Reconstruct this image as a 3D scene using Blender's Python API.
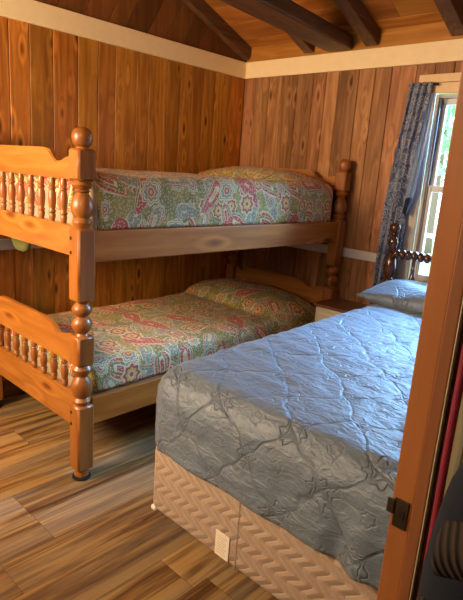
import bpy, bmesh, math, random
from math import sin, cos, pi, radians, sqrt, hypot, atan2
from mathutils import Vector, Matrix, noise
for o in list(bpy.data.objects): bpy.data.objects.remove(o)
S = bpy.context.scene
C = S.collection
random.seed(4)

# ------------------------------------------------------------------ camera
cam = bpy.data.cameras.new('camera'); cam_o = bpy.data.objects.new('camera', cam); C.objects.link(cam_o)
yaw, pitch, roll = 0.74204, 0.23907, 0.07112
fwd = Vector((-sin(yaw)*cos(pitch), cos(yaw)*cos(pitch), -sin(pitch)))
rt = Vector((cos(yaw), sin(yaw), 0)); up = rt.cross(fwd)
r2 = rt*cos(roll)+up*sin(roll); u2 = -rt*sin(roll)+up*cos(roll)
M = Matrix((r2, u2, -fwd)).transposed().to_4x4(); M.translation = Vector((2.9476, -3.1900, 1.3869))
cam_o.matrix_world = M
cam.sensor_fit = 'HORIZONTAL'; cam.sensor_width = 36; cam.lens = 36*528.4/463
cam.clip_start = .02
S.camera = cam_o
# ------------------------------------------------------------------ world, lights, exposure
S.view_settings.view_transform = 'Standard'; S.view_settings.look = 'None'
S.view_settings.gamma = 1; S.view_settings.use_curve_mapping = False
S.view_settings.exposure = 0.16
W = bpy.data.worlds.new('sky'); S.world = W; W.use_nodes = True
wn = W.node_tree.nodes; wl = W.node_tree.links
bg = wn['Background']
tc = wn.new('ShaderNodeTexCoord'); sp = wn.new('ShaderNodeSeparateXYZ'); rm = wn.new('ShaderNodeValToRGB')
wl.new(tc.outputs['Generated'], sp.inputs[0]); wl.new(sp.outputs['Z'], rm.inputs[0]); wl.new(rm.outputs[0], bg.inputs[0])
rm.color_ramp.elements[0].position = 0; rm.color_ramp.elements[0].color = (.78, .90, 1, 1)
rm.color_ramp.elements[1].position = .6; rm.color_ramp.elements[1].color = (.42, .66, 1, 1)
bg.inputs[1].default_value = 8
def area(name, loc, target, sx, sy, power, col, spread=None):
    l = bpy.data.lights.new(name, 'AREA'); l.shape = 'RECTANGLE'; l.size = sx; l.size_y = sy
    l.energy = power; l.color = col
    if spread: l.spread = spread
    o = bpy.data.objects.new(name, l); C.objects.link(o); o.location = loc
    o.rotation_euler = (Vector(target)-Vector(loc)).to_track_quat('-Z', 'Y').to_euler()
    return o
# open sky above the yard, seen from the bedroom window
area('sky_light_bedroom_window', (2.1, 1.25, 2.52), (2.0, -1.5, .6), 2.0, .75, 620, (.24, .55, 1))
# low evening sun glow through the window behind the viewer
area('evening_light_near_window', (.62, -3.86, 1.66), (.50, -1.9, .95), .8, .8, 100, (1, .63, .27))
# added fill lamp on the hallway side, no real source there
area('fill_light', (2.25, -3.45, 1.95), (1.0, -1.5, .4), .6, .4, 7, (1, .84, .64))

# ------------------------------------------------------------------ node helper
class NT:
    def __init__(s, name):
        s.m = bpy.data.materials.new(name); s.m.use_nodes = True
        s.t = s.m.node_tree; s.b = s.t.nodes['Principled BSDF']
    def n(s, typ, **k):
        x = s.t.nodes.new('ShaderNode'+typ)
        for a, v in k.items(): setattr(x, a, v)
        return x
    def put(s, sock, v):
        if isinstance(v, bpy.types.NodeSocket): s.t.links.new(v, sock)
        elif v is not None:
            if isinstance(v, tuple) and len(v) == 3 and sock.type == 'RGBA': v = (*v, 1)
            sock.default_value = v
    def math(s, op, a, b=None, c=None, clamp=False):
        x = s.n('Math', operation=op, use_clamp=clamp); s.put(x.inputs[0], a); s.put(x.inputs[1], b); s.put(x.inputs[2], c)
        return x.outputs[0]
    def add(s, a, b): return s.math('ADD', a, b)
    def sub(s, a, b): return s.math('SUBTRACT', a, b)
    def mul(s, a, b): return s.math('MULTIPLY', a, b)
    def lt(s, a, b): return s.math('LESS_THAN', a, b)
    def gt(s, a, b): return s.math('GREATER_THAN', a, b)
    def vm(s, op, a, b=None):
        x = s.n('VectorMath', operation=op); s.put(x.inputs[0], a); s.put(x.inputs[1], b); return x.outputs[0]
    def mp(s, v, scale=(1, 1, 1), rot=(0, 0, 0), loc=(0, 0, 0)):
        x = s.n('Mapping'); s.put(x.inputs[0], v); x.inputs['Scale'].default_value = scale
        x.inputs['Rotation'].default_value = rot; x.inputs['Location'].default_value = loc; return x.outputs[0]
    def obj(s): return s.n('TexCoord').outputs['Object']
    def uv(s): return s.n('TexCoord').outputs['UV']
    def noise(s, v, scale, detail=2, rough=.5, dist=0):
        x = s.n('TexNoise'); s.put(x.inputs['Vector'], v); x.inputs['Scale'].default_value = scale
        x.inputs['Detail'].default_value = detail; x.inputs['Roughness'].default_value = rough
        x.inputs['Distortion'].default_value = dist; return x.outputs[0]
    def vor(s, v, scale=1, rand=1, dim='3D', feat='F1'):
        x = s.n('TexVoronoi', voronoi_dimensions=dim, feature=feat); s.put(x.inputs['Vector'], v)
        x.inputs['Scale'].default_value = scale; x.inputs['Randomness'].default_value = rand; return x
    def ramp(s, f, stops, interp='LINEAR'):
        x = s.n('ValToRGB'); x.color_ramp.interpolation = interp; e = x.color_ramp.elements
        while len(e) < len(stops): e.new(.5)
        for i, (p, c) in enumerate(stops):
            e[i].position = p; e[i].color = (*c, 1) if len(c) == 3 else c
        s.put(x.inputs[0], f); return x.outputs[0]
    def g(s, f, a, b):  # linear remap clamp
        x = s.n('MapRange'); s.put(x.inputs[0], f); x.inputs[1].default_value = a; x.inputs[2].default_value = b; return x.outputs[0]
    def mix(s, f, a, b, mode='MIX'):
        x = s.n('Mix', data_type='RGBA', blend_type=mode); s.put(x.inputs[0], f); s.put(x.inputs[6], a); s.put(x.inputs[7], b)
        return x.outputs[2]
    def sep(s, v):
        x = s.n('SeparateXYZ'); s.put(x.inputs[0], v); return x.outputs
    def comb(s, a, b, c=0):
        x = s.n('CombineXYZ'); s.put(x.inputs[0], a); s.put(x.inputs[1], b); s.put(x.inputs[2], c); return x.outputs[0]
    def island(s): return s.n('NewGeometry').outputs['Random Per Island']
    def base(s, v): s.put(s.b.inputs['Base Color'], v)
    def set(s, **k):
        for a, v in k.items(): s.put(s.b.inputs[a.replace('_', ' ')], v)
    def bump(s, h, strength=.3, dist=.01):
        x = s.n('Bump'); s.put(x.inputs['Height'], h); x.inputs['Strength'].default_value = strength
        x.inputs['Distance'].default_value = dist; s.put(s.b.inputs['Normal'], x.outputs[0])

def wood(name, dark, mid, light, axis='z', rough=.4, knots=True, boards=False, island_amt=.3, scale=1.0, knotcol=None, coat=0, kscale=1.0):
    k = NT(name)
    isl = k.island()
    v = k.vm('ADD', k.obj(), k.comb(k.mul(isl, 17.3), k.mul(isl, 9.1), k.mul(isl, 23.7)))
    a, c = .9*scale, 11*scale
    sc = {'x': (a, c, c), 'y': (c, a, c), 'z': (c, c, a)}[axis]
    warp = k.noise(k.mp(v, tuple(q*.35 for q in sc)), 1.3, 2)
    kn_s = {'x': (2.6, 8, 8), 'y': (8, 2.6, 8), 'z': (8, 8, 2.6)}[axis]
    vo = k.vor(k.mp(v, tuple(q*kscale for q in kn_s)), 1, 1)
    kd = vo.outputs['Distance']
    halo = k.math('SUBTRACT', 1, k.g(kd, .05, .42), clamp=True)
    rings = k.math('FRACT', k.add(k.mul(warp, 9), k.mul(halo, 1.3)))
    rings = k.math('ABSOLUTE', k.sub(k.mul(rings, 2), 1))
    fine = k.noise(k.mp(v, tuple(q*6 for q in sc)), 1, 3, .6)
    g = k.add(k.mul(rings, .30), k.mul(fine, .70))
    big = k.noise(k.mp(v, sc), .6, 2)
    g = k.add(k.mul(g, .6), k.mul(big, .4))
    col = k.ramp(g, [(.22, dark), (.47, mid), (.74, light)])
    if knots:
        sel = k.gt(k.sep(vo.outputs['Color'])[0], .32)
        kc = knotcol or tuple(q*.35 for q in dark)
        f = k.mul(sel, k.math('SUBTRACT', 1, k.g(kd, .07, .17), clamp=True))
        pale = k.mul(sel, k.math('SUBTRACT', 1, k.g(k.math('ABSOLUTE', k.sub(kd, .25)), 0, .10), clamp=True))
        col = k.mix(k.mul(pale, .25), col, tuple(min(1, q*1.45) for q in light))
        col = k.mix(k.mul(f, .9), col, kc)
    if boards:
        h = k.n('HueSaturation'); k.put(h.inputs['Color'], col)
        k.put(h.inputs['Value'], k.add(1-island_amt/2, k.mul(isl, island_amt)))
        k.put(h.inputs['Hue'], k.add(.492, k.mul(k.math('FRACT', k.mul(isl, 7.77)), .016)))
        col = h.outputs[0]
    k.base(col); k.set(Roughness=rough)
    k.b.inputs['Specular IOR Level'].default_value = .22 if boards else (.25 if axis == 'y' else .5)
    if coat: k.set(Coat_Weight=coat, Coat_Roughness=.12)
    k.bump(g, .15, .002)
    return k.m

def plain(name, col, rough=.5, metal=0, bump=None, var=.12, **kw):
    k = NT(name)
    n = k.noise(k.obj(), 22, 3)
    k.base(k.mix(n, tuple(q*(1-var) for q in col), tuple(min(1, q*(1+var)) for q in col)))
    k.set(Roughness=rough, Metallic=metal, **kw)
    if bump: k.bump(k.noise(k.obj(), bump[0], 3), bump[1], .003)
    return k.m

M_ = {}
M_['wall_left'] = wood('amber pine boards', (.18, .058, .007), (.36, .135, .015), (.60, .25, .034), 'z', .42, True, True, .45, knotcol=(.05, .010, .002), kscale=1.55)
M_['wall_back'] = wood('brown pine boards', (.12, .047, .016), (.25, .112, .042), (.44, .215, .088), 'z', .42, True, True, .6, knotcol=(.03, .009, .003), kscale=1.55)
M_['roof'] = wood('roof sheathing', (.20, .065, .011), (.34, .125, .02), (.50, .21, .04), 'x', .5, True, True, .4, scale=.7, knotcol=(.04, .01, .004), kscale=.55)
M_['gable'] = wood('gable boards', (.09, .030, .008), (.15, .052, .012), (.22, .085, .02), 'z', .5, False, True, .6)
M_['beam'] = wood('dark rafters', (.050, .021, .009), (.11, .048, .021), (.20, .095, .045), 'y', .5, False)
M_['bunk_v'] = wood('varnished pine upright', (.17, .050, .008), (.27, .090, .014), (.38, .145, .027), 'z', .38, True, coat=.2, knotcol=(.14, .03, .006), scale=.8)
M_['bunk_x'] = wood('varnished pine crosswise', (.21, .066, .010), (.33, .120, .018), (.45, .19, .036), 'x', .38, True, coat=.2, knotcol=(.16, .035, .006), scale=.8)
M_['bunk_y'] = wood('varnished pine rail', (.22, .064, .008), (.36, .118, .016), (.50, .195, .036), 'y', .5, True, coat=.0, knotcol=(.10, .02, .006), scale=.8)
M_['jamb'] = wood('jamb wood', (.27, .090, .020), (.35, .125, .030), (.43, .165, .044), 'z', .45, False, scale=.8)
M_['jamb2'] = wood('door stop wood', (.17, .058, .018), (.23, .082, .025), (.30, .11, .034), 'z', .5, True, scale=.8)
M_['trim'] = plain('cream painted trim', (.88, .68, .36), .5, bump=(30, .1), var=.06)
M_['trim_back'] = plain('cream painted trim on window wall', (.82, .64, .36), .5, bump=(30, .1), var=.06)
M_['chair_rail'] = plain('pale painted chair rail', (.62, .58, .50), .5, var=.05)
M_['dark_walnut'] = wood('dark walnut', (.030, .010, .006), (.06, .021, .011), (.10, .038, .02), 'z', .16, False, coat=.8)
M_['black'] = plain('black rubber', (.012, .011, .011), .6)
M_['hole'] = plain('bolt hole', (.008, .005, .004), .9)
M_['white_win'] = plain('greige window paint', (.52, .47, .38), .45, var=.05)
M_['win_vinyl'] = plain('sash paint', (.60, .57, .50), .4, var=.04)
M_['pine_light'] = plain('light pine head casing', (.72, .50, .26), .5, var=.08)
M_['cream_ns'] = plain('cream cabinet paint', (.66, .58, .42), .5, var=.08)
M_['ns_top'] = wood('brown cabinet top', (.10, .035, .015), (.15, .055, .024), (.2, .08, .036), 'x', .3, False, coat=.3)
M_['brass'] = plain('aged brass', (.10, .075, .045), .45, .8, bump=(60, .4), var=.5)
M_['steel'] = plain('dark steel frame', (.05, .05, .055), .5, .7)
M_['mattress'] = plain('beige mattress ticking', (.36, .28, .19), .85, var=.15)
M_['label'] = plain('pale cloth label', (.74, .68, .55), .7, var=.08)
M_['red'] = plain('magenta fabric', (.20, .006, .022), .7, bump=(140, .3), var=.25)
M_['cream_hall'] = plain('cream hall boards', (.50, .44, .26), .6, bump=(50, .3), var=.15)
M_['navy'] = plain('navy cloth', (.005, .010, .020), .9, bump=(45, .5), var=.4)
M_['olive'] = plain('olive blanket', (.13, .14, .035), .9, bump=(90, .5), var=.3)
M_['deck'] = plain('grey deck', (.5, .5, .48), .8)
M_['railing'] = plain('white railing paint', (.80, .84, .86), .5, var=.04)
M_['leaves'] = plain('leaves', (.25, .55, .25), .7, var=.5)
M_['bark'] = plain('bark', (.15, .1, .06), .9)
M_['lawn'] = plain('lawn', (.28, .42, .16), .9, var=.3)

def glass():
    k = NT('window glass'); t = k.n('BsdfTransparent'); g = k.n('BsdfGlossy'); g.inputs['Roughness'].default_value = .02
    fr = k.n('Fresnel'); fr.inputs[0].default_value = 1.3; mx = k.n('MixShader')
    k.put(mx.inputs[0], fr.outputs[0]); k.t.links.new(t.outputs[0], mx.inputs[1]); k.t.links.new(g.outputs[0], mx.inputs[2])
    k.t.links.new(mx.outputs[0], k.t.nodes['Material Output'].inputs['Surface']); k.t.nodes.remove(k.b); return k.m
M_['glass'] = glass()

def floor_mat():
    k = NT('laminate floor'); v = k.obj(); x, y, z = k.sep(v)
    w = .18; xi = k.math('FLOOR', k.math('DIVIDE', k.sub(x, .055), w)); 
    wn_ = k.n('TexWhiteNoise', noise_dimensions='1D'); k.put(wn_.inputs['W'], xi); r = wn_.outputs[0]
    yy = k.add(k.math('DIVIDE', y, 1.22), k.mul(r, 5.3)); yi = k.math('FLOOR', yy)
    wn2 = k.n('TexWhiteNoise', noise_dimensions='2D'); k.put(wn2.inputs['Vector'], k.comb(xi, yi)); r2_ = wn2.outputs[0]
    fx = k.math('FRACT', k.math('DIVIDE', k.sub(x, .055), w)); fy = k.math('FRACT', yy)
    off = k.mul(r2_, 31)
    p = k.comb(k.add(x, off), k.add(y, off), 0)
    streak = k.noise(k.mp(p, (19, 1.1, 1)), 1, 4, .62, .8)
    fine = k.noise(k.mp(p, (85, 3.0, 1)), 1, 3, .6)
    f = k.add(k.mul(streak, .75), k.mul(fine, .25))
    col = k.ramp(f, [(.30, (.04, .018, .007)), (.40, (.11, .052, .019)), (.48, (.20, .112, .040)), (.56, (.35, .215, .075)), (.68, (.36, .25, .11))])
    gr = k.noise(k.mp(p, (7, .5, 1), loc=(4, 2, 0)), 1, 1)
    col = k.mix(k.mul(k.g(gr, .45, .65), .45), col, (.22, .185, .13))
    kn = k.vor(k.mp(p, (6, 1.5, 1)), 1, 1).outputs['Distance']
    col = k.mix(k.mul(k.math('SUBTRACT', 1, k.g(kn, .04, .14), clamp=True), .6), col, (.08, .03, .012))
    h = k.n('HueSaturation'); k.put(h.inputs['Color'], col); k.put(h.inputs['Value'], k.add(.76, k.mul(r2_, .48))); col = h.outputs[0]
    e = k.math('MINIMUM', k.math('MINIMUM', fx, k.sub(1, fx)), k.mul(k.math('MINIMUM', fy, k.sub(1, fy)), 6.8))
    line = k.lt(e, .007)
    col = k.mix(k.mul(line, .55), col, (.06, .035, .02))
    k.base(col); k.set(Roughness=k.add(.30, k.mul(fine, .16)))
    k.bump(k.sub(fine, k.mul(line, 2)), .12, .002)
    return k.m
M_['floor'] = floor_mat()

def paisley(name, big=5.0, cols=None, bgc=None, detail=1.0, rough=.75):
    """teardrop paisleys and rosettes laid out cell by cell; UV in metres"""
    k = NT(name); uv = k.uv()
    wv = k.n('TexNoise'); k.put(wv.inputs['Vector'], uv); wv.inputs['Scale'].default_value = 5
    uvw = k.vm('ADD', uv, k.vm('MULTIPLY', wv.outputs['Color'], (.03, .03, 0)))
    red, cream, blue, gold, dark = cols
    bg2, bg1 = bgc
    dots = k.vor(uv, 64, .9, '2D').outputs['Distance']
    base = k.mix(k.g(k.noise(uv, 5, 2), .45, .55), bg1, bg2)
    base = k.mix(k.mul(k.lt(dots, .27), .55*detail), base, cream)
    # rosettes
    def cells(sc, rnd, off):
        P = k.mp(uvw, (sc, sc, 1), loc=(off, off*.7, 0))
        vo = k.vor(P, 1, rnd, '2D')
        L = k.vm('SUBTRACT', P, vo.outputs['Position']); l = k.sep(L); c = k.sep(vo.outputs['Color'])
        return l[0], l[1], c, vo.outputs['Distance']
    def rosette(col, sc, off, thr, R):
        x, y, c, d = cells(sc, .55, off)
        a = k.math('ARCTAN2', y, x)
        q = k.math('DIVIDE', d, k.add(R, k.mul(k.math('COSINE', k.mul(a, 8)), R*.12)))
        rc = k.ramp(q, [(0, gold), (.16, red), (.33, cream), (.42, blue), (.66, cream), (.80, dark), (.86, cream)], 'CONSTANT')
        rc2 = k.ramp(q, [(0, red), (.2, cream), (.3, gold), (.55, dark), (.62, red), (.8, cream)], 'CONSTANT')
        rc = k.mix(k.gt(c[2], .5), rc, rc2)
        return k.mix(k.mul(k.lt(q, 1), k.gt(c[1], thr)), col, rc)
    def drops(col, sc, off, thr, palette):
        x, y, c, d = cells(sc, .45, off)
        an = k.add(k.mul(c[0], 2.4), -.5)
        ca, sa = k.math('COSINE', an), k.math('SINE', an)
        u = k.sub(k.mul(x, ca), k.mul(y, sa)); v = k.add(k.mul(x, sa), k.mul(y, ca))
        t = k.math('DIVIDE', k.add(v, .46), 1.0)
        tt = k.math('MAXIMUM', t, 0.0001)
        w = k.mul(k.mul(k.math('SQRT', tt), k.math('MAXIMUM', k.sub(1, t), .0001)), .74)
        cx = k.sub(k.mul(k.mul(tt, tt), .48), .10)
        q = k.math('DIVIDE', k.math('ABSOLUTE', k.sub(u, cx)), w)
        # centre closes toward the ends too
        q = k.math('MAXIMUM', q, k.mul(k.math('ABSOLUTE', k.sub(t, .36)), 1.25))
        ins = k.mul(k.lt(q, 1), k.mul(k.gt(t, 0), k.lt(t, 1)))
        a, b = palette
        r1 = k.ramp(q, [(0, gold), (.14, cream), (.24, a), (.62, cream), (.70, b), (.86, cream), (.94, dark)], 'CONSTANT')
        r2 = k.ramp(q, [(0, red), (.20, cream), (.30, b), (.5, gold), (.58, a), (.84, cream)], 'CONSTANT')
        r3 = k.ramp(q, [(0, cream), (.10, a), (.80, a), (.86, cream)], 'CONSTANT')
        rc = k.mix(k.gt(c[1], .35), r1, r2); rc = k.mix(k.gt(c[1], .62), rc, r3)
        spk = k.lt(k.vor(uv, 62, .8, '2D').outputs['Distance'], .27)
        rc = k.mix(k.mul(spk, .6*detail), rc, cream)
        return k.mix(k.mul(ins, k.gt(c[2], thr)), col, rc)
    col = rosette(base, big*2.1, 3.1, .25, .42)
    col = drops(col, big*1.35, 7.7, .35, (blue, red))
    col = drops(col, big, 1.3, .12, (red, bg1))
    col = rosette(col, big*1.25, 5.9, .62, .34)
    fl = k.noise(uv, 260, 2)
    col = k.mix(k.mul(k.g(fl, .45, .62), .22), col, cream)
    k.base(col); k.set(Roughness=rough, Sheen_Weight=.05)
    q = k.vor(uv, 26, .7, '2D').outputs['Distance']
    k.bump(k.add(k.mul(q, -1), k.mul(k.noise(uv, 30, 3), .5)), .35, .006)
    return k.m
M_['spread'] = paisley('paisley quilt', 4.7, ((.44, .035, .030), (.62, .52, .29), (.20, .21, .15), (.60, .36, .07), (.07, .075, .03)), ((.28, .215, .03), (.15, .14, .028)))
M_['curtain'] = paisley('navy paisley curtain', 9.5, ((.04, .07, .16), (.42, .44, .48), (.08, .13, .27), (.26, .27, .29), (.02, .03, .07)), ((.025, .045, .11), (.04, .07, .16)), .3, .85)
M_['lit_fold'] = plain('pale blue lit curtain fold', (.20, .30, .46), .8, var=.3, Transmission_Weight=.0)  # pale blue paints in the light on the curtain fold's edges

def coverlet_mat():
    k = NT('blue grey quilted satin'); uv = k.uv(); x, y, z = k.sep(uv)
    wx = k.sub(k.noise(uv, 4.5, 2), .5); wy = k.sub(k.noise(k.mp(uv, loc=(5, 3, 0)), 4.5, 2), .5)
    X = k.add(x, k.mul(wx, .13)); Y = k.add(y, k.mul(wy, .13))
    P = .27
    a = k.math('DIVIDE', k.add(X, Y), P); b = k.math('DIVIDE', k.sub(X, Y), P)
    def dl(q): return k.math('ABSOLUTE', k.sub(k.math('FRACT', q), .5))     # 0 at line
    da, db = dl(a), dl(b)
    line = k.math('SUBTRACT', 1, k.g(k.math('MINIMUM', da, db), 0, .045), clamp=True)
    # embroidered medallions where lines cross
    ca = k.sub(k.math('FRACT', a), .5); cb = k.sub(k.math('FRACT', b), .5)
    r = k.math('SQRT', k.add(k.mul(ca, ca), k.mul(cb, cb))); th = k.math('ARCTAN2', cb, ca)
    pet = k.add(.205, k.mul(k.math('COSINE', k.mul(th, 8)), .035))
    ring = k.math('SUBTRACT', 1, k.g(k.math('ABSOLUTE', k.sub(r, pet)), 0, .028), clamp=True)
    pet2 = k.add(.115, k.mul(k.math('COSINE', k.mul(th, 4)), .025))
    ring2 = k.math('SUBTRACT', 1, k.g(k.math('ABSOLUTE', k.sub(r, pet2)), 0, .022), clamp=True)
    # mid-field small motifs
    ga = k.sub(k.math('FRACT', k.add(a, .5)), .5); gb = k.sub(k.math('FRACT', k.add(b, .5)), .5)
    rg = k.math('SQRT', k.add(k.mul(ga, ga), k.mul(gb, gb))); tg = k.math('ARCTAN2', gb, ga)
    pg = k.add(.10, k.mul(k.math('COSINE', k.mul(tg, 6)), .012))
    ring3 = k.math('SUBTRACT', 1, k.g(k.math('ABSOLUTE', k.sub(rg, pg)), 0, .024), clamp=True)
    st = k.math('MAXIMUM', k.math('MAXIMUM', line, ring), k.math('MAXIMUM', k.mul(ring2, .9), k.mul(ring3, .5)))
    puck = k.noise(k.mp(uv, (20, 40, 1), rot=(0, 0, .5)), 1, 3, .6, .8)
    puck2 = k.noise(k.mp(uv, (60, 60, 1)), 1, 2, .5, .5)
    h = k.add(k.mul(st, -.38), k.add(k.mul(puck, 1.1), k.mul(puck2, .22)))
    col = k.mix(k.mul(st, .42), (.115, .155, .20), (.045, .062, .088))
    k.base(col); k.set(Roughness=.5, Sheen_Weight=.15, Sheen_Roughness=.4)
    k.bump(h, .75, .011)
    return k.m
M_['coverlet'] = coverlet_mat()

def box_mat():
    k = NT('quilted beige ticking'); v = k.obj(); x, y, z = k.sep(v)
    hx = k.add(x, y)
    zz = k.math('PINGPONG', k.mul(z, 25), 1.0)
    zz = k.g(zz, .12, .88)
    ph = k.add(k.mul(hx, 21.0), k.mul(zz, .85))
    wob = k.mul(k.noise(v, 9, 2), .5)
    l = k.math('ABSOLUTE', k.sub(k.math('FRACT', k.add(ph, wob)), .5))
    st = k.math('SUBTRACT', 1, k.g(l, 0, .14), clamp=True)
    n = k.noise(v, 170, 3, .7)
    col = k.mix(n, (.27, .19, .125), (.42, .31, .22))
    col = k.mix(k.mul(st, .35), col, (.52, .42, .31))
    k.base(col); k.set(Roughness=.6, Sheen_Weight=.2)
    k.bump(k.add(k.mul(k.math('POWER', l, .6), 1.6), k.mul(n, .15)), .6, .010)
    return k.m
M_['box'] = box_mat()
def rib_mat():
    k = NT('brown ribbed knit'); x, y, z = k.sep(k.obj())
    s_ = k.math('SINE', k.mul(k.add(x, k.mul(z, .35)), 700))
    k.base(k.mix(k.g(s_, -1, 1), (.012, .008, .005), (.045, .030, .019))); k.set(Roughness=.9); k.bump(s_, .6, .003); return k.m
M_['rib'] = rib_mat()

# ------------------------------------------------------------------ mesh helpers
def add_box(bm, x0, x1, y0, y1, z0, z1, bev=0, mat=None, seg=2):
    vs = bmesh.ops.create_cube(bm, size=1)['verts']
    for v in vs: v.co = Vector(((x0+x1)/2+v.co.x*(x1-x0), (y0+y1)/2+v.co.y*(y1-y0), (z0+z1)/2+v.co.z*(z1-z0)))
    if bev:
        es = list({e for v in vs for e in v.link_edges})
        g = bmesh.ops.bevel(bm, geom=es, offset=bev, segments=seg, affect='EDGES', profile=.5)
        vs = list({v for f in g['faces'] for v in f.verts} | {v for v in vs if v.is_valid})
    if mat is not None:
        for v in vs: v.co = mat @ v.co
    return vs
def add_lathe(bm, prof, cx=0, cy=0, seg=24, mat=None):
    rings = []
    for z, r in prof:
        ring = []
        for i in range(seg):
            a = 2*pi*i/seg; p = Vector((cx+r*cos(a), cy+r*sin(a), z))
            if mat is not None: p = mat @ p
            ring.append(bm.verts.new(p))
        rings.append(ring)
    for a, b in zip(rings, rings[1:]):
        for i in range(seg):
            bm.faces.new((a[i], a[(i+1) % seg], b[(i+1) % seg], b[i]))
    bm.faces.new(list(reversed(rings[0]))); bm.faces.new(rings[-1])
def add_prism(bm, pts, axis, a, b):
    """polygon pts in the two other axes, extruded along axis from a to b"""
    def mk(p, t): return {'x': (t, p[0], p[1]), 'y': (p[0], t, p[1]), 'z': (p[0], p[1], t)}[axis]
    A = [bm.verts.new(mk(p, a)) for p in pts]; B = [bm.verts.new(mk(p, b)) for p in pts]
    bm.faces.new(A); bm.faces.new(B); n = len(pts)
    for i in range(n): bm.faces.new((A[i], B[i], B[(i+1) % n], A[(i+1) % n]))
def obj(name, bm, mat, parent=None, smooth=False, angle=None):
    bmesh.ops.recalc_face_normals(bm, faces=bm.faces)
    me = bpy.data.meshes.new(name); bm.to_mesh(me); bm.free()
    me.materials.append(mat)
    if smooth:
        for p in me.polygons: p.use_smooth = True
        if angle: 
            me.set_sharp_from_angle(angle=angle)
    o = bpy.data.objects.new(name, me); C.objects.link(o)
    if parent: 
        o.parent = parent; o.matrix_parent_inverse = parent.matrix_basis.inverted()
    return o
def B(): return bmesh.new()
def thing(name, label, cat, loc=(0, 0, 0), group=None):
    o = bpy.data.objects.new(name, None); C.objects.link(o); o.location = loc; o.empty_display_size = .1
    o['label'] = label; o['category'] = cat
    if group: o['group'] = group
    return o
def tag(o, label, cat, group=None, kind=None):
    o['label'] = label; o['category'] = cat
    if group: o['group'] = group
    if kind: o['kind'] = kind
    return o
def struct(o): o['kind'] = 'structure'; return o

# ------------------------------------------------------------------ the setting
ZF = -.03                                        # floor level
YN, XR, ZP, SL = -3.62, 3.9, 2.19, .385          # near wall, far right wall, plate height, roof slope
bm = B(); add_box(bm, -.1, XR+.1, YN-.1, .1, -.11, ZF); struct(obj('floor', bm, M_['floor']))
def boards_x(bm, x0, x1, ya, yb, z0, z1, wmin=.10, wmax=.16, seed=1):   # vertical boards along x
    R_ = random.Random(seed); x = x0
    while x < x1-.001:
        w = R_.uniform(wmin, wmax); e = min(x+w, x1)
        if x1-e < .05: e = x1
        add_box(bm, x+.0012, e-.0012, ya, yb, z0, z1, .0035, seg=1); x = e
def boards_y(bm, y0, y1, xa, xb, z0, z1, wmin=.10, wmax=.16, seed=1):
    R_ = random.Random(seed); y = y0
    while y < y1-.001:
        w = R_.uniform(wmin, wmax); e = min(y+w, y1)
        if y1-e < .05: e = y1
        add_box(bm, xa, xb, y+.0012, e-.0012, z0, z1, .0035, seg=1); y = e
# left wall (boards face x = 0)
bm = B(); boards_y(bm, YN, 0, -.02, 0, ZF, ZP, seed=7); struct(obj('wall_left', bm, M_['wall_left']))
bm = B(); add_box(bm, -.05, -.021, YN, .05, ZF, ZP+.9); struct(obj('wall_left_sheathing', bm, M_['beam']))
# back wall with the window opening
WX0, WX1, WZ0, WZ1 = 1.50, 2.40, .76, 1.93
bm = B()
boards_x(bm, 0, WX0, 0, .02, ZF, ZP, seed=3); boards_x(bm, WX1, XR, 0, .02, ZF, ZP, seed=5)
boards_x(bm, WX0, WX1, 0, .02, ZF, WZ0, seed=8); boards_x(bm, WX0, WX1, 0, .02, WZ1, ZP, seed=8)
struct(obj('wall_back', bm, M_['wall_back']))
bm = B()
for a in ((0-.05, WX0, ZF, 2.18), (WX1, XR, ZF, 2.18), (WX0, WX1, ZF, WZ0), (WX0, WX1, WZ1, 2.18)): add_box(bm, a[0], a[1], .0205, .10, a[2], a[3])
struct(obj('wall_back_sheathing', bm, M_['cream_hall']))
# near wall with its window opening, far right wall
NX0, NX1, NZ0, NZ1 = .2, 1.25, 1.15, 2.05
bm = B()
boards_x(bm, 0, NX0, YN-.02, YN, ZF, ZP, seed=3); boards_x(bm, NX1, XR, YN-.02, YN, ZF, ZP, seed=5)
boards_x(bm, NX0, NX1, YN-.02, YN, ZF, NZ0, seed=8); boards_x(bm, NX0, NX1, YN-.02, YN, NZ1, ZP, seed=8)
struct(obj('wall_near', bm, M_['wall_left']))
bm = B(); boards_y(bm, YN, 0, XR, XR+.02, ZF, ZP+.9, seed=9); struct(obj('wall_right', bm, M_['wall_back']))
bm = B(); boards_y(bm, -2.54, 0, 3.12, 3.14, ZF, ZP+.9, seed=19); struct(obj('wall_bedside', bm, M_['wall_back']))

# crown trim boards
bm = B(); add_box(bm, 0.0005, .02, YN, -.0005, 2.075, ZP, .002); struct(obj('trim_1', bm, M_['trim']))
bm = B(); add_box(bm, .0205, XR, -.02, -.0005, 2.075, ZP, .002); struct(obj('trim_2', bm, M_['trim_back']))
# chair rails
bm = B(); add_box(bm, .0005, .016, -2.7, -.0005, .868, .928, .003); struct(obj('trim_3', bm, M_['chair_rail']))
bm = B(); add_box(bm, .0165, 1.36, -.016, -.0005, .868, .928, .003); struct(obj('trim_4', bm, M_['chair_rail']))
# baseboards
bm = B(); add_box(bm, .0005, .014, YN, -.0005, ZF, .09, .003); struct(obj('baseboard_left', bm, M_['beam']))
bm = B(); add_box(bm, .0145, 3.119, -.014, -.0005, ZF, .09, .003); struct(obj('baseboard_back', bm, M_['beam']))

bm = B(); add_box(bm, .0205, XR, -.012, .09, ZP+.001, ZP+.14, .001); struct(obj('ceiling_blocking', bm, M_['roof']))
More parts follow.
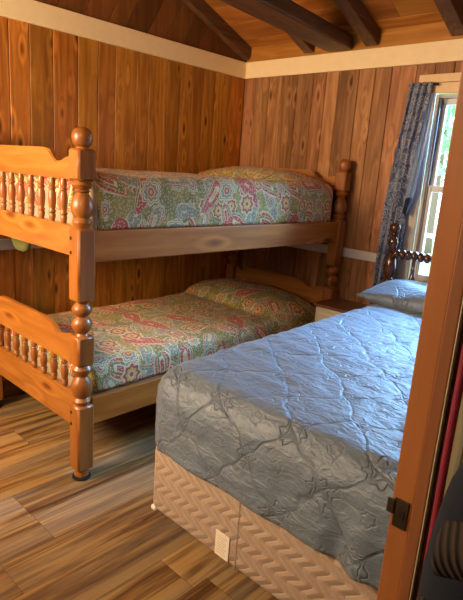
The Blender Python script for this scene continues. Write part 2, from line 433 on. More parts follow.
# roof: boards on rafters, both slopes
RY = YN/2; RZ = ZP+SL*abs(RY)
th = math.atan(SL); t0 = .092
def slope_mat(side):  # local: x along x, y' up the slope from the plate, z' outwards
    if side == 0: ey = Vector((0, -cos(th), sin(th))); o = Vector((0, 0, ZP))
    else: ey = Vector((0, cos(th), sin(th))); o = Vector((0, YN, ZP))
    ex = Vector((1, 0, 0)); ez = Vector((0, sin(th)*(1 if side == 0 else -1), cos(th)))
    m = Matrix((ex, ey, ez)).transposed().to_4x4(); m.translation = o; return m
Ls = abs(RY)/cos(th)
for side in (0, 1):
    bm = B(); y = -.22; R_ = random.Random(side+2)
    mt = slope_mat(side)
    while y < Ls+.03:
        w = .178
        xs = [-.05]+[R_.uniform(.7, 1.4), R_.uniform(2, 3)]+[XR+.05]
        for a, b in zip(xs, xs[1:]): add_box(bm, a+.001, b-.001, y+.0015, y+w-.0015, t0, t0+.02, .002, mat=mt, seg=1)
        y += w
    add_box(bm, -.05, XR+.05, -.22, Ls+.04, t0+.021, t0+.05, mat=mt)
    struct(obj('ceiling', bm, M_['roof']))
k_ = 0
for x, w in ((.029, .056), (.60, .075), (1.08, .085), (1.62, .085), (2.2, .085), (2.8, .085), (3.4, .085)):
    for side in (0, 1):
        bm = B(); add_box(bm, x-w/2, x+w/2, .03, Ls-.01, .002, t0-.001, .004, mat=slope_mat(side))
        o = obj('rafter', bm, M_['beam'])
        if side == 0 and x < 1.7:
            pos = {.029: 'lying against the gable boards and rising from the corner', .60: 'crossed by the heavy tie beam', 1.08: 'just right of where the tie beam meets the wall', 1.62: 'at the top right corner, above the window'}[x]
            tag(o, 'dark roof rafter '+pos, 'rafter', 'sloping roof rafters')
        else:
            lab = 'dark rafter of the near roof slope' if side else 'dark roof rafter further right over the window wall'
            tag(o, lab, 'rafter', 'rafters overhead behind the viewer' if side else 'rafters out of the photo on the right')
# tie beam
d = Vector((.14, -1.3, 0)).normalized(); sd = Vector((d.y, -d.x, 0))*-1
mt = Matrix((Vector((-d.y, d.x, 0)), d, Vector((0, 0, 1)))).transposed().to_4x4(); mt.translation = Vector((.845, -.03, 2.195))
bm = B(); add_box(bm, -.095, .095, 0, 4.2, 0, .085, .012, mat=mt)
tag(obj('tie_beam', bm, M_['beam']), 'broad dark brown tie beam crossing under the rafters to the window wall', 'beam')

# gable infill over the left wall, slanted boards
bm = B(); R_ = random.Random(5)
dirv = Vector((0, .081, .149)).normalized(); nrm = Vector((0, dirv.z, -dirv.y))
mt = Matrix((Vector((1, 0, 0)), nrm, dirv)).transposed().to_4x4(); mt.translation = Vector((0, -2.2, ZP))
y = -3.2
while y < 3.2:
    w = R_.uniform(.10, .15); add_box(bm, -.02, -.001, y+.001, y+w-.001, -2.2, 2.2, .003, mat=mt, seg=1); y += w
def cut(bm, co, no):
    g = list(bm.verts)+list(bm.edges)+list(bm.faces)
    bmesh.ops.bisect_plane(bm, geom=g, plane_co=co, plane_no=no, clear_outer=True)
cut(bm, (0, 0, ZP+.001), (0, 0, -1)); cut(bm, (0, 0, ZP+t0+.0), (0, sin(th), cos(th))); cut(bm, (0, YN, ZP+t0), (0, -sin(th), cos(th)))
cut(bm, (0, 0, 0), (0, 1, 0)); cut(bm, (0, YN, 0), (0, -1, 0))
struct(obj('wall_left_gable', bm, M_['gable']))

# window in the back wall
bm = B(); 
add_box(bm, 1.43, 1.53, -.022, -.0005, .72, 1.905, .003); add_box(bm, 2.37, 2.47, -.022, -.0005, .72, 1.905, .003)
wf = struct(obj('window_1', bm, M_['white_win']))
bm = B(); add_box(bm, 1.425, 2.475, -.034, -.0005, 1.965, 2.01, .003); obj('head_casing', bm, M_['pine_light'], wf)
bm = B(); add_box(bm, 1.43, 2.47, -.020, -.0005, 1.906, 1.964, .002); obj('head_board', bm, M_['pine_light'], wf)
bm = B(); add_box(bm, 1.40, 2.50, -.05, -.0225, .69, .72, .004); obj('window_stool', bm, M_['white_win'], wf)
bm = B()
for a in ((1.531, 1.548, .0, .1, .76, 1.905), (2.352, 2.369, .0, .1, .76, 1.905)): add_box(bm, *a, .001)
add_box(bm, 1.549, 2.351, 0.0, .1, .762, .80, .001); add_box(bm, 1.549, 2.351, 0.0, .1, 1.885, 1.905, .001)
obj('window_frame', bm, M_['white_win'], wf)
bm = B()
for x in (1.5485, 2.342): add_box(bm, x, x+.010, .012, .022, .80, 1.87); add_box(bm, x, x+.010, .040, .048, .80, 1.87)
obj('jamb_track', bm, plain('grey track', (.16, .16, .15), .5), wf)
for nm, z0, z1, ya in (('upper_sash', 1.345, 1.884, .052), ('lower_sash', .801, 1.385, .022)):
    bm = B(); s0, s1, wd = 1.549, 2.351, .028
    add_box(bm, s0, s0+wd, ya, ya+.026, z0, z1, .003); add_box(bm, s1-wd, s1, ya, ya+.026, z0, z1, .003)
    add_box(bm, s0+wd, s1-wd, ya, ya+.026, z0, z0+.036, .003); add_box(bm, s0+wd, s1-wd, ya, ya+.026, z1-.032, z1, .003)
    so = obj(nm, bm, M_['win_vinyl'], wf)
    bm = B(); add_box(bm, s0+wd-.003, s1-wd+.003, ya+.010, ya+.014, z0+.033, z1-.029); obj('pane', bm, M_['glass'], so)
# near window
bm = B()
add_box(bm, NX0-.08, NX0, YN+.0005, YN+.02, NZ0-.08, NZ1+.08, .003); add_box(bm, NX1, NX1+.08, YN+.0005, YN+.02, NZ0-.08, NZ1+.08, .003)
add_box(bm, NX0, NX1, YN+.0005, YN+.02, NZ1, NZ1+.08, .003); add_box(bm, NX0, NX1, YN+.0005, YN+.02, NZ0-.08, NZ0, .003)
add_box(bm, (NX0+NX1)/2-.015, (NX0+NX1)/2+.015, YN-.015, YN-.001, NZ0, NZ1, .002)
struct(obj('window_2', bm, M_['white_win']))

# wall stub beside the doorway, seen close at the right
YJ = -2.61
bm = B(); add_box(bm, 2.712, 2.739, YJ, -2.54, ZF, 2.12, .0015); j = struct(obj('door_1', bm, M_['jamb']))
bm = B(); add_box(bm, 2.7395, 2.7543, YJ-.004, -2.55, ZF, 2.12, .0015); struct(obj('door_stop', bm, M_['jamb2'], j))
bm = B(); add_box(bm, 2.7545, 2.7557, YJ-.0035, YJ+.02, ZF, 2.12); obj('pale_edge', bm, M_['cream_hall'], j)  # thin pale strip down the right edge of the post
bm = B(); add_box(bm, 2.7559, 2.764, YJ+.006, -2.55, ZF, 2.12); obj('shadow_gap_strip', bm, M_['beam'], j)
# strike plate
st = thing('strike_plate', 'small aged brass strike plate with curved lip on the doorway post', 'door hardware', (2.725, YJ, .99))
bm = B(); add_box(bm, 2.7165, 2.7345, YJ-.0022, YJ-.0003, .970, 1.009, .0006); add_box(bm, 2.7205, 2.7310, YJ-.003, YJ-.0022, .981, .998, .0004); obj('plate', bm, M_['brass'], st)
bm = B(); add_box(bm, 2.7075, 2.7172, YJ-.004, YJ-.0003, .986, 1.006, .0012); obj('lip', bm, M_['brass'], st)
bm = B()
add_box(bm, 2.7245, 2.7305, YJ-.0036, YJ-.0030, .985, .994); obj('latch_hole', bm, M_['hole'], st)
bm = B(); x = 2.7643
for w in (.0175, .085, .085, .085, .085, .085, .085, .085, .085, .085, .085, .085, .085, .085): 
    e = min(x+w, XR); add_box(bm, x+.0006, e-.0006, YJ+.004, -2.55, ZF, ZP+.8, .001, seg=1); x = e
    if x >= XR: break
struct(obj('wall_front', bm, M_['cream_hall']))

# ------------------------------------------------------------------ bunk bed
bunk = thing('bunk_bed', 'varnished pine bunk bed with turned posts and spindle end panels along the left wall', 'bunk bed', (.545, -1.06, 0))
PX, PY = (.08, 1.016), (-2.02, -.075)
post_prof = {  # turned sections z, r
 'foot': [(-.018, .028), (-.014, .033), (.010, .033), (.020, .028)],
 'low': [(.335, .030), (.345, .037), (.356, .040), (.366, .034), (.371, .031), (.385, .040), (.405, .046), (.425, .047), (.445, .042), (.463, .029), (.470, .026), (.478, .031), (.492, .041), (.506, .045), (.518, .038), (.525, .032)],
 'mid': [(.655, .030), (.667, .024), (.675, .031), (.690, .041), (.705, .044), (.720, .041), (.735, .030), (.741, .024), (.748, .030), (.760, .041), (.773, .043), (.786, .039), (.797, .028), (.803, .024), (.812, .030)],
 'up': [(1.115, .030), (1.127, .036), (1.141, .041), (1.153, .036), (1.160, .030), (1.175, .040), (1.195, .046), (1.212, .046), (1.232, .041), (1.252, .029), (1.259, .025), (1.266, .033), (1.272, .026), (1.280, .036), (1.292, .043), (1.302, .038), (1.309, .031)],
 'ball': [(1.430, .028), (1.437, .024), (1.445, .034), (1.456, .039), (1.472, .0420), (1.490, .0405), (1.503, .032), (1.511, .019), (1.514, .008), (1.5145, .001)]}
def post(x, y, front):
    bm = B()
    rear_left = (not front) and x < .5
    for kk, p in post_prof.items():
        if rear_left and kk == 'ball': continue
        add_lathe(bm, p, x, y, 28)
    h = .041
    for z0, z1 in ((.018, .337), (.523, .657), (.808, 1.118), (1.307, 1.432))[:3 if rear_left else 4]:
        add_box(bm, x-h, x+h, y-h, y+h, z0, z1, .009, seg=1)
    p = obj('post', bm, M_['bunk_v'], bunk, True, radians(38))
    bm = B(); add_lathe(bm, [(-.03, .037), (-.027, .042), (-.0185, .040), (-.018, .02)], x, y, 28); obj('foot_cap', bm, M_['black'], p, True, radians(40))
    for z in (.245, .30, 1.015, 1.075):
        bm = B()
        if front: m = Matrix.Translation((x-.018, y-h-.0005, z)) @ Matrix.Rotation(pi/2, 4, 'X'); add_lathe(bm, [(0, .0075), (.001, .0075)], mat=m, seg=14)
        else: m = Matrix.Translation((x-.018, y+h+.0005, z)) @ Matrix.Rotation(pi/2, 4, 'X'); add_lathe(bm, [(0, .0075), (-.001, .0075)], mat=m, seg=14)
        obj('bolt_hole', bm, M_['hole'], p)
for y in PY:
    for x in PX: post(x, y, y < -1)
def arch(z_lo, z_mid, z_dip, z_end, x0, x1):
    pts = [(x0, z_lo), (x1, z_lo)]
    half = []
    w = (x1-x0)/2; c = (x0+x1)/2
    # from right post towards the middle
    prof = [(0, z_end), (.03, z_end-.002), (.07, z_end-.009), (.11, z_dip+.003), (.135, z_dip), (.15, z_dip+.003), (.165, z_dip+.012), (.18, z_dip+.024), (.20, z_mid-.012), (.225, z_mid-.004), (.26, z_mid)]
    pts += [(x1-a, z) for a, z in prof]; pts += [(x0+a*.5, z) for a, z in reversed(prof)]
    return pts
bx = [.189+.0973*i for i in range(8)]
def spindle_bm(x, y, z0, z1):
    L = z1-z0
    pr = [(0, .010), (.08, .0125), (.16, .0145), (.19, .0115), (.215, .0155), (.24, .0155), (.265, .0115), (.33, .0135), (.46, .0165), (.58, .0165), (.68, .0135), (.72, .0115), (.745, .0155), (.77, .0155), (.795, .0115), (.84, .0145), (.92, .0125), (1, .010)]
    bm = B(); add_lathe(bm, [(z0+t*L, r*1.08) for t, r in pr], x, y, 14); return bm
for y in PY:
    for (lo, lt_, plo, pmid, pdip, pend) in ((.212, .371, .508, .668, .622, .648), (.992, 1.120, 1.307, 1.432, 1.378, 1.404)):
        bm = B(); add_prism(bm, arch(plo, pmid, pdip, pend, .1215, .9745), 'y', y-.014, y+.014)
        bmesh.ops.recalc_face_normals(bm, faces=bm.faces)
        es = [e for e in bm.edges if len(e.link_faces) == 2 and e.calc_face_angle(0) > 1.2]
        bmesh.ops.bevel(bm, geom=es, offset=.005, segments=2, affect='EDGES')
        obj('end_panel', bm, M_['bunk_x'], bunk)
        bm = B(); add_box(bm, .1215, .9745, y-.014, y+.014, lo, lt_, .004); obj('end_rail', bm, M_['bunk_x'], bunk)
        s0 = None
        for x in bx:
            if s0 is None:
                s0 = obj('spindle', spindle_bm(0, 0, lt_-.002, plo+.002), M_['bunk_v'], bunk, True, radians(60)); s = s0
            else:
                s = s0.copy(); C.objects.link(s)
            s.location = (x, y, 0); s.matrix_parent_inverse = bunk.matrix_basis.inverted()
for z0, z1 in ((.227, .356), (.972, 1.105)):
    for x0, x1 in ((1.008, 1.036), (.055, .083)):
        bm = B(); add_box(bm, x0, x1, PY[0]+.0415, PY[1]-.0415, z0, z1, .005); obj('side_rail', bm, M_['bunk_y'], bunk)
    for i in range(12):
        yy = -1.93+i*.158
        bm = B(); add_box(bm, .0835, 1.0075, yy, yy+.07, z0+.008, z0+.026, .002); obj('slat', bm, M_['bunk_x'], bunk)

# ------------------------------------------------------------------ soft things
def drape(name, x0, x1, y0, y1, r, ztop, drops, mat, step, disp, top=None, n_side=None, flare=.0):
    """cloth over a box: outer faces at x0,x1,y0,y1 ; drops = hem z for (x-,x+,y-,y+)"""
    arc = r*pi/2
    ix0, ix1, iy0, iy1 = x0+r, x1-r, y0+r, y1-r
    D = [ztop-r-h+arc for h in drops]
    def axis(i0, i1, dn, dp):
        n = max(2, int((i1-i0)/step)); a = [i0+(i1-i0)*i/n for i in range(n+1)]
        kn = max(2, int(dn/step)); kp = max(2, int(dp/step))
        return [(i0-dn*(kn-i)/kn) for i in range(kn)]+a+[(i1+dp*(i+1)/kp) for i in range(kp)]
    xs = axis(ix0, ix1, D[0], D[1]); ys = axis(iy0, iy1, D[2], D[3])
    def P(m):
        if m < arc: t = m/r; return r*sin(t), r*(1-cos(t))
        return r+flare*(m-arc), r+(m-arc)
    bm = B(); uvl = bm.loops.layers.uv.new('UVMap'); grid = []; uvs = {}
    for s in xs:
        row = []
        for t in ys:
            ex = min(0, s-ix0)+max(0, s-ix1); ey = min(0, t-iy0)+max(0, t-iy1)
            m = max(abs(ex), abs(ey)); h = hypot(ex, ey)
            out, dn = P(m) if m > 0 else (0, 0)
            dx, dy = (ex/h, ey/h) if h > 1e-9 else (0, 0)
            px = min(max(s, ix0), ix1); py = min(max(t, iy0), iy1)
            zt = top(px, py) if top else 0
            frac = dn/max(.001, ztop-min(drops))
            p = Vector((px+dx*out, py+dy*out, ztop-dn+zt*(1-min(1, frac))))
            side = 1 if m > arc*.6 else 0
            a = disp(s, t, px, py, m, arc)
            if m > 0:
                tt = min(1, m/arc); nz = cos(tt*pi/2); nh = sin(tt*pi/2)
                p += Vector((dx*nh, dy*nh, nz))*a
            else: p.z += a
            v = bm.verts.new(p); uvs[v] = (s, t); row.append(v)
        grid.append(row)
    for i in range(len(xs)-1):
        for j_ in range(len(ys)-1):
            f = bm.faces.new((grid[i][j_], grid[i+1][j_], grid[i+1][j_+1], grid[i][j_+1]))
            for l in f.loops: l[uvl].uv = uvs[l.vert]
    o = obj(name, bm, mat, None, True)
    sm = o.modifiers.new('thickness', 'SOLIDIFY'); sm.thickness = .006; sm.offset = -1
    return o
def nz(x, y, s, o=0): return noise.noise(Vector((x*s, y*s, o)))
def mattress(name, label, x0, x1, y0, y1, z0, z1, group):
    bm = B(); add_box(bm, x0, x1, y0, y1, z0, z1, .03, seg=4)
    return tag(obj(name, bm, M_['mattress'], None, True, radians(50)), label, 'mattress', group)
def ball_pillow(name, cx, cy, cz, hx, hy, hz, mat, label, cat, group=None, pw=2.6, step=28, nsc=7, nam=.008, tilt=0):
    bm = B(); uvl = bm.loops.layers.uv.new('UVMap')
    N = step; g = []
    def sp(c, e): return math.copysign(abs(c)**e, c)
    top_, bot_ = [], []
    for sgn in (1, -1):
        rows = []
        for i in range(N+1):
            row = []
            for k in range(N+1):
                u = -1+2*i/N; v = -1+2*k/N
                t = max(0, (1-abs(u)**pw)*(1-abs(v)**pw))**.5
                # slightly pinched outline
                ex = 1-.05*(1-abs(v))**.7*abs(u)**6; 
                z = sgn*hz*t
                x = hx*u*(1-.06*(1-v*v)*abs(u)**4); y = hy*v*(1-.06*(1-u*u)*abs(v)**4)
                z += nam*nz(cx+x, cy+y, nsc, cz)*(1 if sgn > 0 else .3)*t
                z += x*0; zz = z + y*tilt
                row.append(bm.verts.new((cx+x, cy+y, cz+zz)))
            rows.append(row)
        for i in range(N):
            for k in range(N):
                f = bm.faces.new((rows[i][k], rows[i+1][k], rows[i+1][k+1], rows[i][k+1]))
                for l in f.loops: l[uvl].uv = (l.vert.co.x, l.vert.co.y+ (0 if sgn > 0 else 3))
    bmesh.ops.remove_doubles(bm, verts=bm.verts, dist=1e-5)
    return tag(obj(name, bm, mat, None, True), label, cat, group)

mattress('mattress', 'beige mattress on the upper bunk, seen between the spindles', .10, .995, -1.97, -.12, 1.001, 1.305, 'bunk mattresses')
mattress('mattress', 'beige mattress on the lower bunk under the paisley spread', .10, .995, -1.97, -.12, .256, .445, 'bunk mattresses')
def bump2(x, y, cx, cy, hx, hy, h, p=2.2):
    u = abs((x-cx)/hx); v = abs((y-cy)/hy)
    if u >= 1 or v >= 1: return 0
    return h*((1-u**p)*(1-v**p))**.62
def up_top(x, y):
    return bump2(x, y, .50, -.33, .46, .24, .085)+.008*nz(x, y, 3.1, 1)+.004*sin(y*5)
def up_disp(s, t, px, py, m, arc):
    a = .006*nz(s, t, 7, 4)+.003*nz(s, t, 21, 2)
    if m > arc: a += .006*nz(px*9+s*0, py*9, 1, 8)
    if abs(t+.60) < .03 and s > .6: a -= .010*(1-abs(t+.60)/.03)
    return a
sp_u = drape('bedspread', .09, 1.004, -1.972, -.118, .065, 1.345, (1.15, 1.106, 1.165, 1.15), M_['spread'], .014, up_disp, up_top)
tag(sp_u, 'paisley bedspread in red, olive and cream on the upper bunk', 'bedspread', 'paisley bedspreads')
def lo_top(x, y):
    return bump2(x, y, .50, -.36, .46, .26, .115)+.010*nz(x, y, 2.7, 3)
def lo_disp(s, t, px, py, m, arc):
    return .006*nz(s, t, 6, 14)+.003*nz(s, t, 19, 12)
sp_l = drape('bedspread', .09, 1.004, -1.972, -.118, .06, .495, (.40, .362, .40, .40), M_['spread'], .014, lo_disp, lo_top)
tag(sp_l, 'paisley bedspread in red, olive and gold on the lower bunk', 'bedspread', 'paisley bedspreads')
for l in sp_l.data.uv_layers[0].data: l.uv = (l.uv[0]+3.37, l.uv[1]+1.61)

# olive blanket edge below the upper end rail
bm = B()
for i in range(13):
    pass
bm.free()
bm = B(); n = 14; rows = []
for i in range(n+1):
    a = pi*i/n; row = []
    for k in range(n+1):
        u = -1+2*k/n; w = sqrt(max(0, 1-abs(u)**3))
        row.append(bm.verts.new((.195+u*.10, -1.89-.05*cos(a)*w*.6, .972-(.085*w)*sin(a)-.004*nz(u, a, 3))))
    rows.append(row)
for i in range(n):
    for k in range(n): bm.faces.new((rows[i][k], rows[i+1][k], rows[i+1][k+1], rows[i][k+1]))
bmesh.ops.contextual_create(bm, geom=[e for e in bm.edges if e.is_boundary])
tag(obj('blanket', bm, M_['olive'], None, True), 'fold of olive green blanket sagging below the upper bunk at its near left end', 'blanket')

# ------------------------------------------------------------------ blue bed
BX0, BX1, BY0, BY1 = 1.545, 2.90, -2.045, -.17
bed = thing('spool_bed', 'dark walnut bed with turned spool headboard posts under the window', 'bed', (2.22, -1.1, 0))
hp = [(ZF, .030), (.02, .034), (.05, .024), (.08, .030), (.2, .034), (.40, .034), (.5, .030), (.52, .036), (.545, .026), (.565, .036), (.59, .026)]
z = .60
while z < .80: hp += [(z, .025), (z+.008, .033), (z+.016, .025)]; z += .022
hp += [(.815, .024), (.84, .035), (.88, .039), (.92, .034), (.95, .022), (.965, .017), (.975, .030), (.985, .019), (1.0, .024), (1.03, .032), (1.055, .026), (1.068, .014), (1.078, .024), (1.088, .015), (1.095, .026), (1.112, .034), (1.128, .035), (1.140, .028), (1.146, .020), (1.149, .002)]
for x in (1.457, 2.968):
    bm = B(); add_lathe(bm, hp, x, -.13, 24); obj('post', bm, M_['dark_walnut'], bed, True, radians(55))
def spool_rail(z, amp):
    prof = []; L = 2.968-1.457-.03; n = int(L/.038)
    for i in range(n):
        a = i/n*L; w = L/n
        prof += [(a, .0135), (a+w*.18, .0195*amp), (a+w*.5, .0235*amp), (a+w*.82, .0195*amp)]
    prof.append((L, .0135))
    m = Matrix.Translation((1.457+.015, -.13, z)) @ Matrix.Rotation(pi/2, 4, 'Y')
    bm = B(); add_lathe(bm, prof, 0, 0, 18, mat=m); return bm
obj('top_rail', spool_rail(.965, 1.35), M_['dark_walnut'], bed, True, radians(60))
bm = B(); add_box(bm, 1.485, 2.94, -.145, -.115, .60, .66, .006); obj('lower_rail', bm, M_['dark_walnut'], bed)
sp_prof = [(.655, .011), (.67, .016), (.69, .012), (.70, .018), (.712, .012), (.724, .018), (.736, .012), (.748, .018), (.76, .012), (.78, .020), (.81, .022), (.85, .014), (.87, .010), (.88, .015), (.89, .010), (.92, .013), (.948, .010)]
s0 = None
for i in range(9):
    if s0 is None:
        bm = B(); add_lathe(bm, sp_prof, 0, 0, 14); s0 = obj('spindle', bm, M_['dark_walnut'], bed, True, radians(60)); s = s0
    else: s = s0.copy(); C.objects.link(s)
    s.location = (1.457+1.511*(i+1)/10, -.13, 0); s.matrix_parent_inverse = bed.matrix_basis.inverted()
for x in (1.60, 2.85):
    bm = B(); add_box(bm, x-.018, x+.018, -1.93, -.13, .068, .098, .003); obj('frame_rail', bm, M_['steel'], bed)
    for y in (-1.85, -.35):
        bm = B(); add_lathe(bm, [(ZF, .022), (-.01, .024), (-.006, .013), (.067, .013)], x, y, 16); obj('leg', bm, M_['steel'], bed, True, radians(40))
bm = B(); add_box(bm, 1.62, 2.83, -1.90, -1.86, .068, .098, .003); obj('frame_rail', bm, M_['steel'], bed)

bs = thing('box_spring', 'beige quilted box spring with wavy stitching under the blue coverlet', 'box spring', (2.22, -1.1, .1))
bm = B(); add_box(bm, BX0, BX1, BY0, BY1, .10, .385, .035, seg=5); obj('quilted_cover', bm, M_['box'], bs, True, radians(60))
bm = B(); add_box(bm, 1.996, 2.000, BY0-.002, BY0+.003, .11, .384, .001); obj('seam', bm, plain('seam thread', (.30, .22, .15), .8), bs)
bm = B(); add_box(bm, 1.905, 1.968, BY0-.004, BY0-.0006, .122, .214, .001)
lb = obj('label', bm, M_['label'], bs); lb['label'] = 'small pale cloth label'
bm = B()
for i in range(7): add_box(bm, 1.915, 1.915+(.035 if i % 2 else .042), BY0-.0046, BY0-.0041, .135+i*.0105, .1375+i*.0105)
obj('fine_print', bm, plain('faded print', (.50, .44, .34), .8), lb)
bm = B(); add_box(bm, BX0+.003, BX0+.03, BY0+.003, BY0+.04, .099, .118, .006, seg=3)
g = obj('corner_guard', bm, M_['label'], bs); g['label'] = 'pale plastic corner guard'

mattress('mattress', 'thick mattress hidden beneath the blue quilted coverlet', 1.555, 2.89, -2.02, -.17, .386, .655, None)
def cv_top(x, y):
    t = (y+2.0)/1.8
    return .045*max(0, min(1, t))**1.1+.006*nz(x, y, 2.2, 5)
def cv_disp(s, t, px, py, m, arc):
    a = 0
    a += .0070*nz(s*.8+t*.25, t*1.9, 8, 3)+.0042*nz(s*.8, t*2.0, 18, 6)+.0024*nz(s, t*1.5, 42, 1)
    P = .27
    for q in ((s+t)/P, (s-t)/P):
        d = abs((q % 1)-.5)
        a -= .0016*math.exp(-(d/.05)**2)
    if m > arc*.8:
        w = min(1, (m-arc*.8)/.25)
        a += w*(.005*sin(px*23+py*17+2*nz(px, py, 3))+.007*nz(px+py, 0, 6, 2))+.004*w
        # the loose corner fold towards the right of the foot
        a += w*.022*math.exp(-((s-2.43)/.035)**2)-w*.016*math.exp(-((s-2.36)/.03)**2)
    return a
cov = drape('coverlet', 1.522, 2.945, -2.068, -.15, .11, .695, (.36, .36, .386, .5), M_['coverlet'], .0115, cv_disp, cv_top, flare=.0)
tag(cov, 'grey blue quilted satin coverlet with embroidered medallions on the large bed', 'coverlet')
ball_pillow('pillow', 1.845, -.37, .775, .365, .195, .066, M_['coverlet'], 'plump blue grey satin pillow against the spool headboard', 'pillow', tilt=.10, nam=.02)
ball_pillow('pillow', 2.56, -.37, .775, .30, .195, .066, M_['coverlet'], 'blue grey satin pillow hidden behind the doorway post', 'pillow', tilt=.10, nam=.02)

# ------------------------------------------------------------------ nightstand
ns = thing('nightstand', 'cream nightstand with a brown wooden top between the two beds', 'nightstand', (1.26, -.2, 0))
bm = B(); add_box(bm, 1.09, 1.415, -.345, -.09, .0, .572, .004); obj('body', bm, M_['cream_ns'], ns)
bm = B(); add_box(bm, 1.075, 1.425, -.362, -.085, .573, .594, .006); obj('top', bm, M_['ns_top'], ns)
for z0, z1 in ((.41, .555), (.235, .395), (.06, .22)):
    bm = B(); add_box(bm, 1.105, 1.40, -.356, -.3455, z0, z1, .004)
    add_box(bm, 1.125, 1.38, -.360, -.3555, z0+.02, z1-.02, .003); dr = obj('drawer', bm, M_['cream_ns'], ns)
    m = Matrix.Translation((1.2525, -.360, (z0+z1)/2)) @ Matrix.Rotation(pi/2, 4, 'X')
    bm = B(); add_lathe(bm, [(0, .006), (.010, .006), (.014, .014), (.022, .013), (.025, .004)], 0, 0, 14, mat=m); obj('knob', bm, M_['brass'], dr, True)
bm = B(); add_box(bm, 1.10, 1.405, -.33, -.10, ZF, -.0005); obj('plinth', bm, M_['cream_ns'], ns)

# ------------------------------------------------------------------ curtain
def sheet(name, fn, nu, nv, mat, parent=None, uvs=None, th=.002):
    bm = B(); uvl = bm.loops.layers.uv.new('UVMap'); g = []; U = {}
    for i in range(nu+1):
        row = []
        for k in range(nv+1):
            u, v = i/nu, k/nv; p = fn(u, v); vv = bm.verts.new(p); U[vv] = uvs(u, v) if uvs else (u, v); row.append(vv)
        g.append(row)
    for i in range(nu):
        for k in range(nv):
            f = bm.faces.new((g[i][k], g[i+1][k], g[i+1][k+1], g[i][k+1]))
            for l in f.loops: l[uvl].uv = U[l.vert]
    o = obj(name, bm, mat, parent, True); m = o.modifiers.new('t', 'SOLIDIFY'); m.thickness = th; m.offset = 0; return o
cur = thing('curtain', 'navy paisley curtain hanging gathered at the left side of the window', 'curtain', (1.45, -.05, 1.95))
def lerp(tab, z):
    for (z1, a), (z0, b) in zip(tab, tab[1:]):
        if z <= z1 and z >= z0: return b+(a-b)*(z-z0)/(z1-z0)
    return tab[0][1] if z > tab[0][0] else tab[-1][1]
Lx = [(1.965, 1.385), (1.64, 1.360), (1.28, 1.335), (.89, 1.318), (.45, 1.31)]
Rx = [(1.965, 1.520), (1.60, 1.485), (1.31, 1.480), (1.20, 1.478), (1.0, 1.475), (.80, 1.462), (.45, 1.455)]
def cfn(u, v):
    z = 1.965-(1.965-.60)*v
    a, b = lerp(Lx, z), lerp(Rx, z)
    x = a+(b-a)*u+.004*sin(v*9+u*20)
    amp = .012+.008*min(1, v*1.5)
    return (x, -.052-.75*amp*sin(u*2*pi*3.4+.8*sin(v*3))-.004*sin(u*31+v*4), z)
sheet('gathered_panel', cfn, 90, 60, M_['curtain'], cur, lambda u, v: (u*.42, v*1.36))
# fold of the curtain edge, its light put into a pale blue colour: narrow at the top, wide lower, tucked at z 1.28
def lfn(u, v):
    z = 1.90-(1.90-1.245)*v
    xl = 1.538-(1.538-1.462)*v; w = .008+.042*v**.8 if v < .86 else (.008+.042*.88)*(1-(v-.86)/.14*.5)
    x = xl+w*u
    return (x, -.076-.008*sin(u*pi)-.004*sin(u*14+v*2)+.006*u, z-.04*u*v)
ed = sheet('turned_back_edge', lfn, 26, 40, M_['lit_fold'], cur, lambda u, v: (u*.2, v*.6)); ed['label'] = 'fold of the curtain edge with its light painted pale blue'
bm = B(); pr = []
m = Matrix.Translation((1.375, -.045, 1.952)) @ Matrix.Rotation(pi/2, 4, 'Y'); add_lathe(bm, [(0, .006), (.18, .006)], 0, 0, 12, mat=m)
obj('rod', bm, M_['steel'], cur, True)
def tf(u, v):
    return (1.478+.028*sin(u*pi)-.010*v, -.088-.012*sin(u*pi), 1.300-.085*v-.03*sin(u*pi)*(v-.2))
tb = sheet('tieback', tf, 12, 12, M_['navy'], cur, None, .004)

# ------------------------------------------------------------------ hall side things
bm = B(); 
def ribbon(u, v):
    z = 1.62-1.5*v; return (2.7640+.0082*u+.0006*sin(v*14), YJ-.003-.0025*sin(u*pi)-.001*sin(v*23), z)
bm.free()
tag(sheet('fabric_strip', ribbon, 6, 60, M_['red'], None, None, .002), 'narrow magenta fabric strip hanging beside the doorway post', 'fabric')
# navy jacket hanging on the hall wall
bm = B(); N = 36; nzs = 46; rings = []
ltab = [(1.50, 2.915), (1.30, 2.86), (1.15, 2.808), (1.12, 2.800), (1.09, 2.790), (1.06, 2.7845), (1.01, 2.779), (.97, 2.777), (.93, 2.778), (.4, 2.775)]
for i in range(nzs+1):
    z = 1.5-1.05*i/nzs; l = lerp(ltab, z); c = 2.94; a = c-l; ring = []
    for k in range(N):
        t = 2*pi*k/N; d_ = .042+.006*sin(5*t+z*9)
        d_ *= min(1, .35+(1.5-z)*3)
        y = -2.655+d_*sin(t)
        ring.append(bm.verts.new((c+a*math.copysign(abs(cos(t))**.8, cos(t)), max(-2.72, min(-2.612, y)), z)))
    rings.append(ring)
for a, b in zip(rings, rings[1:]):
    for k in range(N): bm.faces.new((a[k], a[(k+1) % N], b[(k+1) % N], b[k]))
bm.faces.new(rings[0]); bm.faces.new(rings[-1])
tag(obj('jacket', bm, M_['navy'], None, True), 'dark navy jacket hanging against the cream boards at lower right', 'jacket')
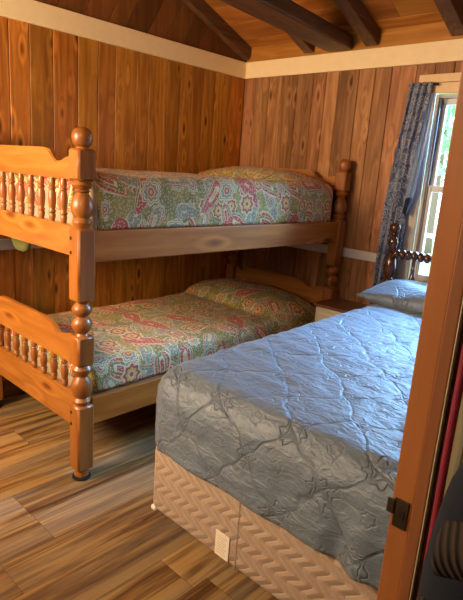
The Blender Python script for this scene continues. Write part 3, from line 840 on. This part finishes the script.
# ribbed brown knit scarf in front of it
def scf(u, v):
    z = 1.095-.06*v-.02*(1-u); return (2.8085+.10*u-.002*sin(v*3), -2.712-.014*sin(v*pi)-.008*sin(u*3), z+.01*sin(u*4))
def scf2(u, v):
    z = 1.015-.45*v+.035*u; return (2.800+.13*u-.006*v, -2.722-.012*sin(u*9+v*2)-.014*sin(v*2.6), z-.025*(1-u)**2)
sc = thing('knitted_scarf', 'brown ribbed knit scarf draped over the navy jacket', 'scarf', (2.85, -2.71, 1.0))
sheet('upper_fold', scf, 24, 12, M_['rib'], sc, None, .004); sheet('lower_fold', scf2, 30, 40, M_['rib'], sc, None, .004)

# ------------------------------------------------------------------ outside
bm = B(); add_box(bm, -8, 12, 2.6, 30, -.75, -.7); struct(obj('ground', bm, M_['lawn']))
bm = B()
for i in range(18): add_box(bm, -1.5+0, 5.5, .12+i*.14, .12+i*.14+.134, -.03, 0, .003, seg=1)
struct(obj('deck_floor', bm, M_['deck']))
rl = thing('deck_railing', 'white deck railing with thin balusters outside the window', 'railing', (.9, 2.2, 0))
bm = B(); add_box(bm, -1.4, 5, 2.18, 2.24, .86, .90, .006); obj('handrail', bm, M_['railing'], rl)
bm = B(); add_box(bm, -1.4, 5, 2.19, 2.23, .10, .14, .004); obj('bottom_rail', bm, M_['railing'], rl)
b0 = None
for i in range(34):
    x = -1.3+i*.15
    if b0 is None: bm = B(); add_box(bm, -.014, .014, 2.197, 2.223, .14, .86, .003); b0 = obj('baluster', bm, M_['railing'], rl); s = b0
    else: s = b0.copy(); C.objects.link(s)
    s.location = (x, 0, 0); s.matrix_parent_inverse = rl.matrix_basis.inverted()
for x in (-1.4, 1.8, 5):
    bm = B(); add_box(bm, x-.045, x+.045, 2.165, 2.255, 0, .98, .006); obj('newel_post', bm, M_['railing'], rl)
def tree(x, y, h, rad, label, seed):
    t = thing('tree', label, 'tree', (x, y, -.7), 'trees beyond the deck')
    bm = B(); add_lathe(bm, [(-.7, .16), (0, .12), (h*.6, .07), (h*.8, .03)], x, y, 12); obj('trunk', bm, M_['bark'], t, True)
    R_ = random.Random(seed); bm = B()
    for i in range(2600):
        while True:
            p = Vector((R_.uniform(-1, 1), R_.uniform(-1, 1), R_.uniform(-1, 1)))
            if p.length < 1: break
        if nz(p.x*2+seed, p.y*2, 1.6, p.z*2) < -.08: continue
        c = Vector((x, y, h*.72))+Vector((p.x*rad, p.y*rad, p.z*h*.42))
        a = Vector((R_.uniform(-1, 1), R_.uniform(-1, 1), R_.uniform(-1, 1))).normalized()*.11; b = a.cross(Vector((R_.uniform(-1, 1), R_.uniform(-1, 1), 1))).normalized()*.07
        bm.faces.new([bm.verts.new(c+a), bm.verts.new(c+b), bm.verts.new(c-a), bm.verts.new(c-b)])
    obj('foliage', bm, M_['leaves'], t)
tree(-1.0, 7.5, 4.6, 1.3, 'green leafy tree straight behind the upper window pane', 3)
tree(-3.6, 12.5, 5.6, 1.7, 'green leafy tree further left beyond the deck', 4)
tree(3.4, 8.5, 4.6, 1.4, 'green leafy tree behind the doorway post side of the window', 6)
